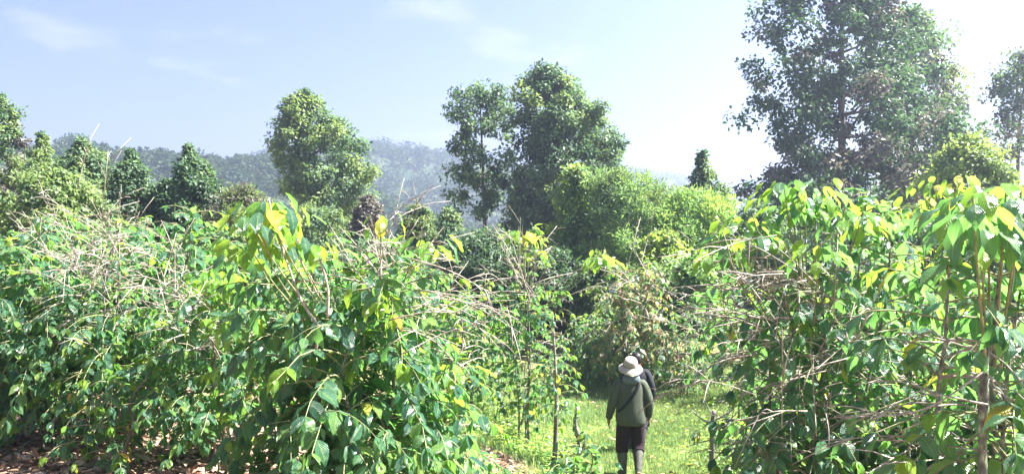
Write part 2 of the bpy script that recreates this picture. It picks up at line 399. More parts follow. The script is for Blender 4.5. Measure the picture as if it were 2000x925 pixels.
def coffee(label, px, d, top, rad, nst=3, lean=.18, bare=lambda u, a: 0.0, young=.08, yellow=.008, dry=0.0, pale=0.0, leafL=.15,
           nparts=300, seed=0, s0=(.1, .5), node=.10, spacing=.085, droop=.75, low=.12, stemr=.022, stemmat='stem', extra=None,
           group='coffee bushes of the plantation', name='coffee_bush', prof=None, density=1.0, base=None):
    g = np.random.default_rng(1000 + seed)
    x0 = (px - 1000) / FPX * d; zb = float(ground(x0, d))
    H = CAMZ - (top - 462.5) / FPX * d - zb
    root = thing(name, label, 'coffee bush', (x0, d, zb), group)
    O = np.array([x0, d, zb])
    Lp, Ld, Ln, Ls, Lm, Lr = [], [], [], [], [], []
    twigs = Tubes(); ntw = 0
    prof = prof or (lambda u: (min(1, .62 + 1.0 * u)) * (1 - .80 * u ** 3.0))
    def leaf(p, dd, nn, s, m, r):
        Lp.append(p); Ld.append(dd); Ln.append(nn); Ls.append(s); Lm.append(m); Lr.append(r)
    def leafy(Pb, u, s_from, tip_young, sp=spacing):
        T = norm(np.gradient(Pb, axis=0)); Lb = np.sum(np.linalg.norm(np.diff(Pb, axis=0), axis=1))
        hue = g.random()
        n = max(2, int(Lb * (1 - s_from) / sp))
        for k, s in enumerate(np.linspace(s_from, 1, n)):
            f = s * (len(Pb) - 1); i = min(int(f), len(Pb) - 2); w = f - i
            p = Pb[i] * (1 - w) + Pb[i + 1] * w; t = T[i]
            side = norm(np.cross(t, [0, 0, 1.0]))
            for sg in (-1, 1):
                if g.random() > .9 * density: continue
                dd = t * .5 + side * sg * (.8 + .2 * g.normal()) + np.array([0, 0, -.45 - .35 * g.random()]) + g.normal(0, .2, 3)
                nn = np.array([0, 0, 1.0]) + t * .35 + g.normal(0, .28, 3)
                q = g.random(); endy = s > .8 and tip_young
                m = 1 if (endy or q < young * .25) else 0
                if q > 1 - yellow: m = 2
                elif q > 1 - yellow - dry: m = 3
                elif q > 1 - yellow - dry - pale: m = 4
                leaf(p, dd, nn, leafL * (.5 + .72 * g.random()) * (.75 if (s > .9) else 1), m, (hue * .6 + .4 * g.random()) % 1)
        t = T[-1]
        for sg in (-1, 1):
            leaf(Pb[-1], t + .35 * sg * norm(np.cross(t, [0, 0, 1.0])) + [0, 0, -.3], np.array([0, 0, 1.0]) + g.normal(0, .2, 3), leafL * .7, 1 if tip_young else 0, g.random())
    tops = []
    for si in range(nst):
        a0 = si * 2 * np.pi / nst + g.random() * 1.5
        hh = H * (1 if si == 0 else .72 + .26 * g.random())
        bx = (.06 + .08 * g.random()) * (nst > 1)
        of = lean * hh * (.4 + .6 * g.random()) * (nst > 1)
        pts = [np.array([np.cos(a0) * (bx + of * t ** .9) + .04 * g.normal() * (t > 0), np.sin(a0) * (bx + of * t ** .9) + .04 * g.normal() * (t > 0), hh * t - .06 * (t == 0)]) for t in np.linspace(0, 1, 6)]
        S = curve(pts, 22)
        tb = Tubes(); tb.add(S, np.linspace(stemr * (1 if si == 0 else .8), .006, 22), 8)
        obj('stem', tb.mesh('stem', M[stemmat]), root)
        tops.append(S[-1])
        nn = int(hh * (1 - low) / node)
        for i in range(nn):
            t = low + (1 - low) * i / nn; u = t * hh / H
            f = t * 21; k = min(int(f), 20); p0 = S[k] * (1 - f + k) + S[k + 1] * (f - k)
            for op in (0, np.pi):
                a = a0 + i * 1.45 + op + g.normal(0, .25)
                if g.random() < .1: continue
                Lb = rad * prof(u) * (.65 + .45 * g.random()) + .05
                hd = np.array([np.cos(a), np.sin(a), 0])
                rise = .25 + .35 * g.random() + .5 * max(0, u - .7)
                ts = np.linspace(0, 1, 7)
                sag = droop * (.5 + .6 * g.random()) * (1 - .5 * max(0, u - .6))
                Pb = p0 + Lb * (ts[:, None] * hd * (1 - .18 * ts[:, None] * sag) + np.array([0, 0, 1]) * (rise * ts - sag * ts ** 2)[:, None])
                Pb = Pb + np.cumsum(g.normal(0, .012 * Lb, Pb.shape), axis=0) * (ts[:, None] > 0)
                if g.random() < bare(u, a):
                    tb = Tubes(); tb.add(Pb, np.linspace(.008, .003, 7), 5)
                    for _ in range(g.integers(1, 5)):
                        j = g.integers(2, 6); dq = norm(np.array([hd[0], hd[1], .2]) + g.normal(0, .6, 3))
                        ll = (.15 + .3 * g.random()) * Lb
                        tb.add(np.array([Pb[j], Pb[j] + dq * ll * .5 + [0, 0, .02], Pb[j] + dq * ll - [0, 0, .03]]), [.0045, .0035, .002], 4)
                    obj('bare_branch', tb.mesh('bare_branch', M['bare']), root); TOTAL['bare'] += 1
                    if g.random() < .35: leafy(Pb, u, .8, g.random() < .4)
                    continue
                twigs.add(Pb, np.linspace(.0065, .003, 7), 4, cap=False); ntw += 1
                leafy(Pb, u, s0[0] + (s0[1] - s0[0]) * g.random(), g.random() < young * (1 + 2 * (u > .8)))
                if Lb > .5 and g.random() < .6:     # side shoot
                    j = g.integers(2, 5); dq = norm(hd + g.normal(0, .7, 3) * [1, 1, .3]); ll = .5 * Lb
                    Ps = Pb[j] + ll * (ts[:, None] * dq + np.array([0, 0, 1]) * (.15 * ts - .5 * ts ** 2)[:, None])
                    twigs.add(Ps, np.linspace(.005, .0025, 7), 4, cap=False)
                    leafy(Ps, u, .25, g.random() < young)
        # growing tip: a tuft of drooping young leaves
        for k in range(7):
            a = g.random() * 6.28; dd = np.array([np.cos(a), np.sin(a), .35 - .9 * g.random()])
            if bare(1.0, a) < .7:
                leaf(S[-1] - [0, 0, .1 * g.random()], dd, np.array([0, 0, 1.0]) + .3 * dd, leafL * (.6 + .5 * g.random()), 1 if g.random() < .75 else 0, g.random())
    if extra: extra(root, O, leaf, g, twigs)
    if ntw: obj('twig', twigs.mesh('twig', M['twig']), root, kind='stuff')
    Ls_ = dict(P=np.array(Lp), D=np.array(Ld), N=np.array(Ln), S=np.array(Ls), mat=np.array(Lm), rnd=np.array(Lr))
    n = len(Lp); Ls_['shape'] = g.integers(0, len(LT), n)
    own = np.zeros(n, bool)
    if nparts:
        Wp = Ls_['P'] + O + .5 * Ls_['S'][:, None] * norm(Ls_['D'])
        qx, qy = project(Wp); inside = (qx > -10) & (qx < 2010) & (qy > -10) & (qy < 930)
        cell = (qx // 20).astype(int) * 1000 + (qy // 20).astype(int)
        order = np.argsort(Wp[:, 1]); seen = set(); pick = []
        for i in order:
            if inside[i] and cell[i] not in seen:
                seen.add(cell[i]); pick.append(i)
        pick = np.array(pick, int)
        if len(pick) > nparts:
            sc = Ls_['S'][pick] / Wp[pick, 1]; pick = pick[np.argsort(-sc)[:nparts]]
        own[pick] = True
        Df, Yf, Zf = frames(Ls_['D'], Ls_['N'])
        for i in pick:
            o = bpy.data.objects.new('leaf', leafmesh(int(Ls_['shape'][i]), int(Ls_['mat'][i])))
            s = float(Ls_['S'][i]); Mx = Matrix.Identity(4)
            for c, v in enumerate((Df[i], Yf[i], Zf[i])):
                for r_ in range(3): Mx[r_][c] = float(v[r_]) * s
            for r_ in range(3): Mx[r_][3] = float(Ls_['P'][i][r_])
            COL.objects.link(o); o.parent = root; o.matrix_basis = Mx
        TOTAL['leafobj'] += len(pick)
    rest = {k: v[~own] for k, v in Ls_.items()}
    if len(rest['P']):
        obj('foliage', foliage_mesh(rest, LT if d < 11 else LTF), root, kind='stuff')
    return root

# ------------------------------------------------------------------ trees
QUAD_V = np.array([(0, 0, 0), (.5, -.30, .07), (1, 0, -.06), (.5, .30, .07)])
QUAD = (QUAD_V, np.array([[0, 1, 2, 3]]), np.array([(0, 0, 0), (.5, -1, 0), (1, 0, 0), (.5, 1, 0)], float))
SLIM = (QUAD_V * [1, .45, .8], QUAD[1], QUAD[2])

def tree(name, label, d, rows, mats, n_clump=200, per=70, rc=.5, leaf=.17, px=None, base=None, trunk_r=.14, seed=0, templ=QUAD,
         cat='tree', group=None, hollow=.35, nlimb=14, upright=.0, depth=.9, trunk_top=.9, gap=.12, jag=.26):
    g = np.random.default_rng(5000 + seed)
    rows = sorted(rows)                                   # top row first (photo y, left, right)
    pys = np.array([r[0] for r in rows], float); pl = np.array([r[1] for r in rows], float); pr = np.array([r[2] for r in rows], float)
    px = px if px is not None else float((pl[-1] + pr[-1]) / 2)
    x0 = (px - 1000) / FPX * d; zb = float(ground(x0, d))
    root = thing(name, label, cat, (x0, d, zb), group)
    O = np.array([x0, d, zb])
    zt = CAMZ - (pys[0] - 462.5) / FPX * d - zb; zl = CAMZ - (pys[-1] - 462.5) / FPX * d - zb
    zs = CAMZ - (pys - 462.5) / FPX * d - zb
    cl = (pl - px) / FPX * d; cr = (pr - px) / FPX * d
    def env(z):
        l = np.interp(-z, -zs, cl); r = np.interp(-z, -zs, cr)
        return (l + r) / 2, (r - l) / 2
    # trunk
    tz = zl + (zt - zl) * trunk_top
    cx, _ = env(tz)
    tr = curve([(0, 0, -.3), (.04 * g.normal(), .05 * g.normal(), tz * .35), (cx * .4, .1 * g.normal(), tz * .7), (cx * .9, 0, tz)], 20)
    tb = Tubes(); tb.add(tr, np.linspace(trunk_r, trunk_r * .18, 20), 9)
    obj('trunk', tb.mesh('trunk', M['trunk']), root)
    # clump centres fill the crown, denser towards its outside
    C = []; E = []; tries = 0
    w = np.maximum(.15, (cr - cl))
    lob = g.random(6) * 6.28
    while len(C) < n_clump and tries < 60000:
        tries += 1
        z = zl + (zt - zl) * g.random()
        ex, er = env(z)
        if g.random() > (er / (w.max() / 2)) ** 1.2 + .10: continue
        a = g.random() * 6.28; rr = np.sqrt(hollow ** 2 + (1 - hollow ** 2) * g.random() ** .8)
        rr *= 1 + jag * np.sin(3 * a + z * 1.7 + lob[0]) * np.sin(z * 2.3 + lob[1] + 2 * a)
        if gap and lump(np.array(a * 2.2), np.array(z * 1.5), 1.6, lob[2]) > 1 - gap: continue
        m = max(0.05, er - rc * .25)
        if g.random() < (.3 if templ is SLIM else .2): rr *= 1.1 + .2 * g.random()
        C.append((ex + m * rr * np.cos(a), m * depth * rr * np.sin(a), z - rc * .3)); E.append(er)
    for q in (.0, .03, .07, .11, .15):
        z = zt - (zt - zl) * q - rc * .35; ex, er = env(z)
        C.append((ex + g.normal() * er * .3, g.normal() * er * .3, z)); E.append(er * .6)
    C = np.array(C)
    # limbs reach from the trunk to some of the clumps
    for i in g.choice(len(C), min(nlimb, len(C)), replace=False):
        c = C[i]; zz = max(zl * .6, min(tz * .96, c[2] - (.35 + .5 * g.random()) * np.hypot(c[0], c[1])))
        k = int(np.clip(np.searchsorted(tr[:, 2], zz), 1, 18)); s = tr[k]
        r0 = trunk_r * (.5 - .35 * k / 20)
        P = curve([s, s * .5 + c * .5 + np.array([0, 0, -.12 * np.linalg.norm(c - s)]), c], 8)
        tb = Tubes(); tb.add(P, np.linspace(r0, .012, 8), 6)
        obj('limb', tb.mesh('limb', M['trunk']), root)
    nm = len(mats); n = len(C)
    k = np.repeat(np.arange(n), per)
    rcs = np.minimum(rc * (.55 + .8 * g.random(n)), .10 + .55 * np.array(E))[k]
    v = norm(g.normal(0, 1, (len(k), 3))) * (g.random(len(k)) ** .5)[:, None]
    P = C[k] + v * rcs[:, None] * [1, 1, .75]
    Nn = v * 1.15 + np.array([0, 0, .5]) + g.normal(0, .25, P.shape)
    Dd = v * .6 + g.normal(0, .6, P.shape) + np.array([0, 0, -.35 + upright * 1.6])
    S = leaf * (.6 + .7 * g.random(len(k)))
    rnd = (g.random(n)[k] * .55 + .45 * g.random(len(k))) % 1
    V, F, A, _ = place_leaves(templ, P, Dd, Nn, S, rnd)
    mi = (g.integers(0, nm, n)[k] if nm > 1 else np.zeros(len(k), int))
    obj('crown', rawmesh('crown', V, [F], [TREE[q] for q in mats], mi, False, A), root, kind='stuff')
    return root

exec_marker = None
# ================================================================== SCENE CONTENT
# ---- coffee bushes, nearest first
def z_(px, py, d): return at(px, py, d)

def top_bare(u0, p): return lambda u, a: p if u > u0 else .06

def sprout(pts, d, n=26, L=.2, mats=(1, 1, 0, 1, 1, 2), spread=.3, stemmat='bare'):
    """a tall sucker shoot with drooping big leaves on its upper part; pts are (photo x, y) at distance d."""
    def f(root, O, leaf, g, twigs):
        P = curve([at(px, py, d) - O for px, py in pts], 16)
        tb = Tubes(); tb.add(P, np.linspace(.012, .005, 16), 6)
        obj('sucker_shoot', tb.mesh('sucker_shoot', M[stemmat]), root)
        for k in range(n):
            s = 1 - spread * (k / n) ** 1.3
            i = min(int(s * 15), 15); a = k * 1.6 + g.normal(0, .3)
            r = .05 + .16 * g.random()
            p = P[i] + np.array([np.cos(a) * r, np.sin(a) * r, .03])
            dd = np.array([np.cos(a) * .6, np.sin(a) * .6, -.45 - .7 * g.random()])
            leaf(p, dd, np.array([np.cos(a) * .6, np.sin(a) * .6, .8]), L * (.6 + .5 * g.random()), mats[g.integers(0, len(mats))], g.random())
    return f

def both(*fs):
    def f(*a):
        for q in fs: q(*a)
    return f

def tufts(spots, d, n=14, L=.17, mats=(1, 1, 0)):
    """umbrella tufts of drooping leaves at the ends of shoots."""
    def f(root, O, leaf, g, twigs):
        for px, py in spots:
            c = at(px, py, d + g.normal(0, .15)) - O
            q = np.array([c[0] * .35, c[1] * .35, c[2] - .8])
            P = curve([q, q * .4 + c * .6 + [0, 0, -.05], c], 8)
            twigs.add(P, np.linspace(.008, .004, 8), 5, cap=False)
            for k in range(n):
                a = k * 2.4; rr = .03 + .2 * g.random() ** .7
                p = c + np.array([np.cos(a) * rr, np.sin(a) * rr, .02 - .18 * g.random()])
                dd = np.array([np.cos(a), np.sin(a), -.5 - .8 * g.random()])
                leaf(p, dd, np.array([np.cos(a) * .5, np.sin(a) * .5, 1]), L * (.65 + .5 * g.random()), mats[g.integers(0, len(mats))], g.random())
    return f

def sprays(spots, d, r0=.0055):
    """bare branches: each spot is a list of photo points from the stem outwards."""
    def f(root, O, leaf, g, twigs):
        for pts in spots:
            dz = d + g.normal(0, .25)
            P = curve([at(px, py, dz + .15 * i * g.normal()) - O for i, (px, py) in enumerate(pts)], 10)
            tb = Tubes(); tb.add(P, np.linspace(r0, r0 * .4, 10), 5)
            for _ in range(5):
                j = g.integers(3, 9); t = norm(P[j] - P[j - 1]); ll = .08 + .34 * g.random() ** 1.5
                dq = norm(t + g.normal(0, .5, 3)); tb.add(np.array([P[j], P[j] + dq * ll * .5, P[j] + dq * ll - [0, 0, .03]]), [.004, .003, .0018], 4)
            obj('bare_branch', tb.mesh('bare_branch', M['bare']), root)
    return f

def fan(cx, cy, n, r, a0, a1, seed, j=12):
    g = np.random.default_rng(seed); out = []
    for k in range(n):
        a = R(a0 + (a1 - a0) * g.random()); q = r * (.45 + .6 * g.random()); sx, sy = cx + g.normal(0, j), cy + g.normal(0, j * 1.6)
        sag = 12 * g.normal()
        out.append([(sx, sy), (sx + .5 * q * math.cos(a), sy - .5 * q * math.sin(a) + sag), (sx + q * math.cos(a), sy - q * math.sin(a) + sag * 2 + abs(math.cos(a)) * q * .12)])
    return out

# main bush left of the path
coffee('big dark glossy coffee bush beside the path, tall sucker shoot and bare twigs on top', 690, 6.5, 462, 1.0, nst=5, lean=.20, low=.06, node=.085, young=.10, seed=1,
       bare=lambda u, a: .55 if u > .86 else (.2 if (u > .55 and np.cos(a) > .3) else .03), stemr=.026, leafL=.175,
       extra=both(sprout([(615, 690), (622, 640), (590, 590), (560, 510), (535, 440), (525, 385)], 5.9, n=34, L=.2, spread=.32),
                  tufts([(485, 425), (470, 455), (505, 470), (555, 425), (520, 410), (490, 490), (540, 400)], 5.9, n=8, L=.18, mats=(1, 1, 0)), sprout([(640, 620), (640, 560), (622, 500), (610, 480)], 5.9, n=9, L=.17),
                  sprout([(742, 560), (744, 480), (740, 420)], 6.3, n=7, L=.15, mats=(1, 1, 0, 2)),
                  sprays(fan(755, 530, 24, 115, 10, 165, 3, 25), 6.4, .0042), sprays(fan(790, 585, 13, 190, -40, 25, 4, 32), 6.1),
                  tufts([(830, 450), (880, 700), (620, 690), (470, 620), (720, 560)], 6.2)))
coffee('leafy coffee bush with yellow tinged outer leaves, at the edge of the grass', 830, 7.6, 585, .55, nst=4, young=.25, yellow=.04, seed=2,
       bare=lambda u, a: .4 if (u > .7 and np.cos(a) > 0) else .05, leafL=.135)
coffee('coffee bush with a bright new flush on top, bare forked branches on its face', 430, 8.0, 512, .85, nst=4, low=.2, node=.085, young=.15, seed=3,
       bare=lambda u, a: .3 if u > .6 else .06, leafL=.14, extra=both(tufts([(395, 530), (430, 535), (450, 545), (410, 550)], 7.6, n=22, L=.13, mats=(1,)), sprays(fan(330, 590, 14, 90, 0, 180, 8), 7.3), sprays(fan(380, 640, 8, 80, -60, 200, 9), 7.2)))
coffee('round topped dense coffee bush in front of the cone shaped trees', 335, 9.6, 402, 1.05, nst=5, low=.17, node=.085, young=.12, seed=4, leafL=.145)
coffee('half dead coffee bush crowned by a thicket of grey bare branches', 175, 8.4, 438, .95, nst=4, low=.2, node=.085, young=.06, seed=5, leafL=.14,
       bare=lambda u, a: .6 if u > .74 else .06, extra=both(sprays(fan(180, 520, 40, 135, 5, 180, 12, 40), 8.0, .0048), sprays(fan(175, 600, 16, 130, -30, 210, 13, 44), 7.9)))
coffee('dark coffee bush at the frame edge above the leaf litter', 10, 8.6, 428, 1.05, nst=5, low=.17, node=.085, young=.08, seed=6, leafL=.145)
coffee('low coffee bush with yellow lower leaves beside the bare earth', 215, 7.6, 690, .5, nst=3, low=.12, young=.2, yellow=.08, seed=7, leafL=.135, nparts=200)
# right hand side
coffee('tall open coffee bush with a drooping leafy top and bare side branches', 1580, 6.4, 372, .84, nst=5, lean=.14, low=.2, node=.085, young=.16, seed=10,
       bare=lambda u, a: .4 if np.cos(a) < -.2 else .2, density=1.0, leafL=.16, stemr=.024,
       extra=both(tufts([(1530, 355), (1570, 360), (1605, 355), (1560, 385), (1595, 380), (1545, 375), (1440, 430), (1470, 420), (1400, 465), (1425, 470), (1650, 405), (1690, 400), (1680, 425), (1600, 470), (1500, 450)], 6.0, n=15, L=.15, mats=(1, 0, 0, 1)),
                  sprays(fan(1520, 620, 13, 200, 150, 195, 21, 45), 6.0), sprays(fan(1570, 560, 8, 200, 150, 190, 22, 30), 5.9), sprays(fan(1600, 780, 24, 200, -20, 200, 23, 60), 5.6, .004), sprays(fan(1560, 660, 16, 190, 130, 230, 24, 60), 5.7, .004)))
coffee('coffee bush with lime green backlit leaves behind the nearest stems', 1820, 7.6, 352, .85, nst=4, young=.4, yellow=.03, seed=11, leafL=.14, nparts=300, density=.85,
       extra=tufts([(1790, 370), (1830, 345), (1870, 345), (1800, 400), (1855, 380), (1890, 400)], 7.2, n=14, L=.15, mats=(1, 1, 2)))
coffee('nearest coffee bush, thick lichen covered stems and large hanging leaves', 1935, 4.3, 355, .78, nst=3, lean=.05, young=.12, seed=12, low=.45, stemr=.034, stemmat='lichen', leafL=.17, density=.75,
       bare=lambda u, a: .55 if u < .7 else .1, prof=lambda u: 1 - .35 * u,
       extra=both(tufts([(1900, 385), (1930, 370), (1965, 365), (1995, 370), (1915, 420), (1960, 420), (1990, 430)], 3.9, n=18, L=.165, mats=(1, 0, 0, 0, 0)),
                  sprays([[(1930, 790), (1800, 770), (1700, 820)], [(1925, 690), (1830, 660), (1760, 650)], [(1930, 830), (1850, 890), (1720, 905)], [(1940, 760), (1990, 785), (2040, 790)], [(1930, 720), (1800, 800), (1640, 815)], [(1920, 860), (1760, 850), (1600, 860)], [(1930, 880), (1800, 870), (1690, 925)]], 4.1, .006)))
coffee('shaded coffee bush between the open bush and the thick lichen stems', 1740, 8.6, 470, .95, nst=5, low=.05, node=.085, young=.12, seed=13, leafL=.14, bare=lambda u, a: .25)
coffee('low coffee bush with dull scattered leaves at the foot of the tall open one', 1680, 6.6, 700, .66, nst=5, low=.05, node=.085, young=.05, pale=.15, seed=14, leafL=.13, bare=lambda u, a: .4, nparts=250)
coffee('coffee bush with bare tiered branches reaching over the grass', 1495, 8.2, 500, .55, nst=3, low=.42, young=.15, seed=15, leafL=.135, bare=lambda u, a: .55, density=.8, nparts=200)
coffee('deep shaded coffee bush behind the thick lichen stems, at the frame edge', 1985, 5.9, 540, .8, nst=5, low=.05, node=.085, young=.04, seed=16, leafL=.15, nparts=200)
# middle
coffee('slim sparse coffee bush on a single straight stem in the middle of the grass', 1082, 11.6, 560, .50, nst=1, lean=.03, node=.07, young=.35, yellow=.06, seed=20, stemr=.04, leafL=.14, density=.95, low=.24,
       bare=lambda u, a: .35, nparts=150)
coffee('pale green coffee bush with a tufted yellow green tip and thin twigs', 1025, 12.6, 440, .62, nst=3, lean=.05, young=.4, yellow=.05, seed=21, leafL=.14, density=1.0, low=.18,
       bare=lambda u, a: .55 if u > .75 else .2, nparts=250, extra=both(tufts([(1020, 440), (1035, 455), (1010, 450), (1045, 480)], 12.4, n=13, L=.19, mats=(1, 1, 2)),
       tufts([(1165, 490), (1175, 500)], 11.0, n=8, L=.2, mats=(1,)), sprays(fan(1030, 540, 22, 120, 20, 170, 31, 22), 12.2, .009), sprays([[(1080, 560), (1150, 520), (1240, 540)], [(1060, 600), (1160, 560), (1230, 575)], [(990, 560), (960, 535), (930, 540)]], 11.6, .009)))
coffee('low dead coffee bush shedding twigs beside the slim straight stem', 1000, 13.4, 690, .40, nst=2, young=.2, seed=22, leafL=.12, bare=lambda u, a: .6, density=.6, nparts=100)
coffee('green coffee bush in the gap left of the slim sparse one', 905, 13.5, 545, .85, nst=4, young=.3, seed=23, leafL=.15, nparts=250)
coffee('brown leaved dying coffee bush at the back of the grass', 1235, 18.0, 505, 1.15, nst=4, young=.1, pale=.45, dry=.18, yellow=.04, seed=24, leafL=.17, bare=lambda u, a: .2, nparts=200,
       extra=sprays(fan(1250, 560, 14, 90, 20, 160, 41, 20), 17.6, .012))
coffee('thin coffee bush beyond the walkers, its foot in dry soil', 1335, 17.2, 590, 1.0, nst=3, young=.15, pale=.2, seed=25, leafL=.15, bare=lambda u, a: .4, nparts=120)
coffee('shaded coffee bush behind the walkers, hung with small leaves', 1160, 19.6, 600, 1.0, nst=4, young=.15, pale=.1, seed=26, leafL=.16, nparts=120)
coffee('short coffee bush under the branches reaching over the grass', 1465, 16.0, 620, .8, nst=3, young=.12, pale=.1, seed=27, leafL=.15, bare=lambda u, a: .4, nparts=120)
# row behind on the left
for i, (px, d, top, lab) in enumerate([(70, 13.5, 402, 'grey green coffee bush filling the gap behind the bare thicket'), (250, 14.0, 420, 'coffee bush half hidden behind the round topped one'),
                                       (470, 13.0, 425, 'dull olive coffee bush with bare twig tips under the tall shoot'), (610, 14.0, 450, 'coffee bush below the tall leafy tree with a narrow waist'),
                                       (790, 15.0, 480, 'coffee bush behind the bare twigs, in front of the small cone trees')]):
    coffee(lab, px, d, top, 1.15, nst=4, young=.15, pale=.08, seed=40 + i, leafL=.165, nparts=100, bare=lambda u, a: .25 if u > .8 else .05)
# sapling at the path
coffee('knee high coffee sapling with shiny whitish leaves beside the cut stub', 1135, 9.6, 850, .36, nst=3, young=.1, pale=.1, seed=60, leafL=.15, nparts=120, node=.09, spacing=.07, low=.1, s0=(.2, .4), droop=.5)

# ---- background trees
GT = 'shade trees beyond the coffee'
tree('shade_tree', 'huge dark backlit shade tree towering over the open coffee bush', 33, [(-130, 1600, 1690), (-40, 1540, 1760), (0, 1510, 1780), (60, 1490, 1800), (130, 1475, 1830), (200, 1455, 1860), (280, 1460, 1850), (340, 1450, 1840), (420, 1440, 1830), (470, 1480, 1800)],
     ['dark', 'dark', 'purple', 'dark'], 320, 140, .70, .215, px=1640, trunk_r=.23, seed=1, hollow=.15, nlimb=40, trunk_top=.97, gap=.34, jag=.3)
tree('shade_tree', 'sunlit olive crowned tree standing behind the huge dark one', 38, [(20, 1720, 1800), (60, 1700, 1840), (130, 1690, 1868), (220, 1700, 1885), (300, 1720, 1880), (380, 1730, 1860)], ['olive', 'grey', 'purple'], 220, 90, .78, .21, px=1790, trunk_r=.14, seed=2, gap=.15)
tree('shade_tree', 'slender tree with a see through crown and bare lower trunk', 38, [(166, 900, 985), (185, 872, 1000), (230, 868, 1003), (280, 862, 1002), (330, 865, 1000), (375, 862, 985), (410, 880, 960)], ['grey', 'dark'], 80, 100, .54, .19, px=948, trunk_r=.15, seed=3, gap=.3, hollow=.3, nlimb=26)
tree('shade_tree', 'broad dense tree with sunlit flank, tallest of the middle pair', 36, [(128, 1035, 1085), (150, 1020, 1125), (190, 1005, 1160), (235, 998, 1200), (290, 995, 1208), (340, 990, 1195), (400, 985, 1140), (470, 980, 1130), (540, 985, 1125)], ['grey', 'grey', 'olive', 'dark'], 270, 170, .56, .20, px=1060, trunk_r=.2, seed=4, nlimb=16, hollow=.5, gap=0, jag=.2)
tree('shade_tree', 'leafy tree with two rounded tops standing alone before the far hill', 42, [(176, 572, 596), (190, 562, 618), (212, 552, 640), (222, 546, 672), (262, 538, 698), (310, 533, 712), (350, 540, 714), (385, 565, 700), (410, 590, 680)], ['grey', 'grey', 'olive'], 150, 160, .58, .215, px=618, trunk_r=.17, seed=5, nlimb=30, gap=.34, jag=.36)
tree('shade_tree', 'misty grey tree cut by the frame, bare trunk below its crown', 34, [(92, 1985, 2040), (120, 1955, 2060), (180, 1930, 2080), (250, 1935, 2090), (300, 1950, 2070)], ['purple', 'grey'], 110, 60, .55, .17, px=1985, trunk_r=.14, seed=6, gap=.25, nlimb=20)
tree('shade_tree', 'small dark pointed tree between the bright bushes and the huge tree', 28.5, [(292, 1367, 1373), (318, 1360, 1382), (340, 1350, 1394), (370, 1338, 1412), (420, 1330, 1425), (470, 1335, 1425)], ['grey', 'olive', 'dark'], 95, 80, .36, .16, px=1372, trunk_r=.09, seed=7, gap=.25, jag=.45)
GC = 'cone shaped young trees on the left slope'
CONES = [('tall hazy cone tree cut by the frame edge', 27, -15, [(180, -8, 2), (205, -22, 20), (240, -60, 36), (300, -100, 60), (400, -120, 90), (500, -130, 100)], ['purple', 'olive', 'grey'], 220),
         ('slim topped cone tree next to the one at the frame edge', 29, 82, [(256, 79, 85), (285, 73, 93), (305, 58, 112), (350, 30, 140), (420, 20, 150), (480, 20, 150)], ['grey', 'olive'], 150),
         ('blunt dark topped cone tree, second largest on the slope', 27, 160, [(268, 154, 162), (285, 146, 174), (305, 126, 195), (345, 115, 215), (400, 105, 225), (470, 100, 230)], ['dark', 'grey', 'olive'], 170),
         ('cone tree with a narrow dark tip between its two neighbours', 26, 258, [(290, 252, 258), (312, 246, 266), (330, 230, 282), (370, 218, 300), (430, 210, 312), (480, 210, 315)], ['grey', 'grey', 'dark'], 160),
         ('grey green cone tree with a spiky tip beside a dark bush', 25, 375, [(280, 366, 371), (304, 360, 380), (322, 352, 400), (350, 342, 415), (400, 335, 428), (460, 330, 440)], ['grey', 'grey', 'dark'], 170),
         ('small russet cone tree before the valley haze', 30, 715, [(382, 706, 728), (420, 690, 745), (480, 680, 755)], ['purple'], 60),
         ('small round cone tree in the valley haze', 31, 816, [(400, 804, 828), (430, 786, 846), (490, 780, 852)], ['grey', 'olive'], 70),
         ('narrow column tree at the foot of the slender one', 30, 877, [(402, 868, 886), (440, 856, 898), (500, 852, 902), (560, 852, 902)], ['olive', 'grey'], 80)]
for i, (lab, d, px, rows, mats, n) in enumerate(CONES):
    tree('cone_tree', lab, d, rows, mats, int(n * 1.35), 95, .29, .13, px=px, trunk_r=.08, seed=20 + i, group=GC, hollow=.45, nlimb=5, jag=.4, gap=.2)
GB = 'bushes on the slope beyond the coffee'
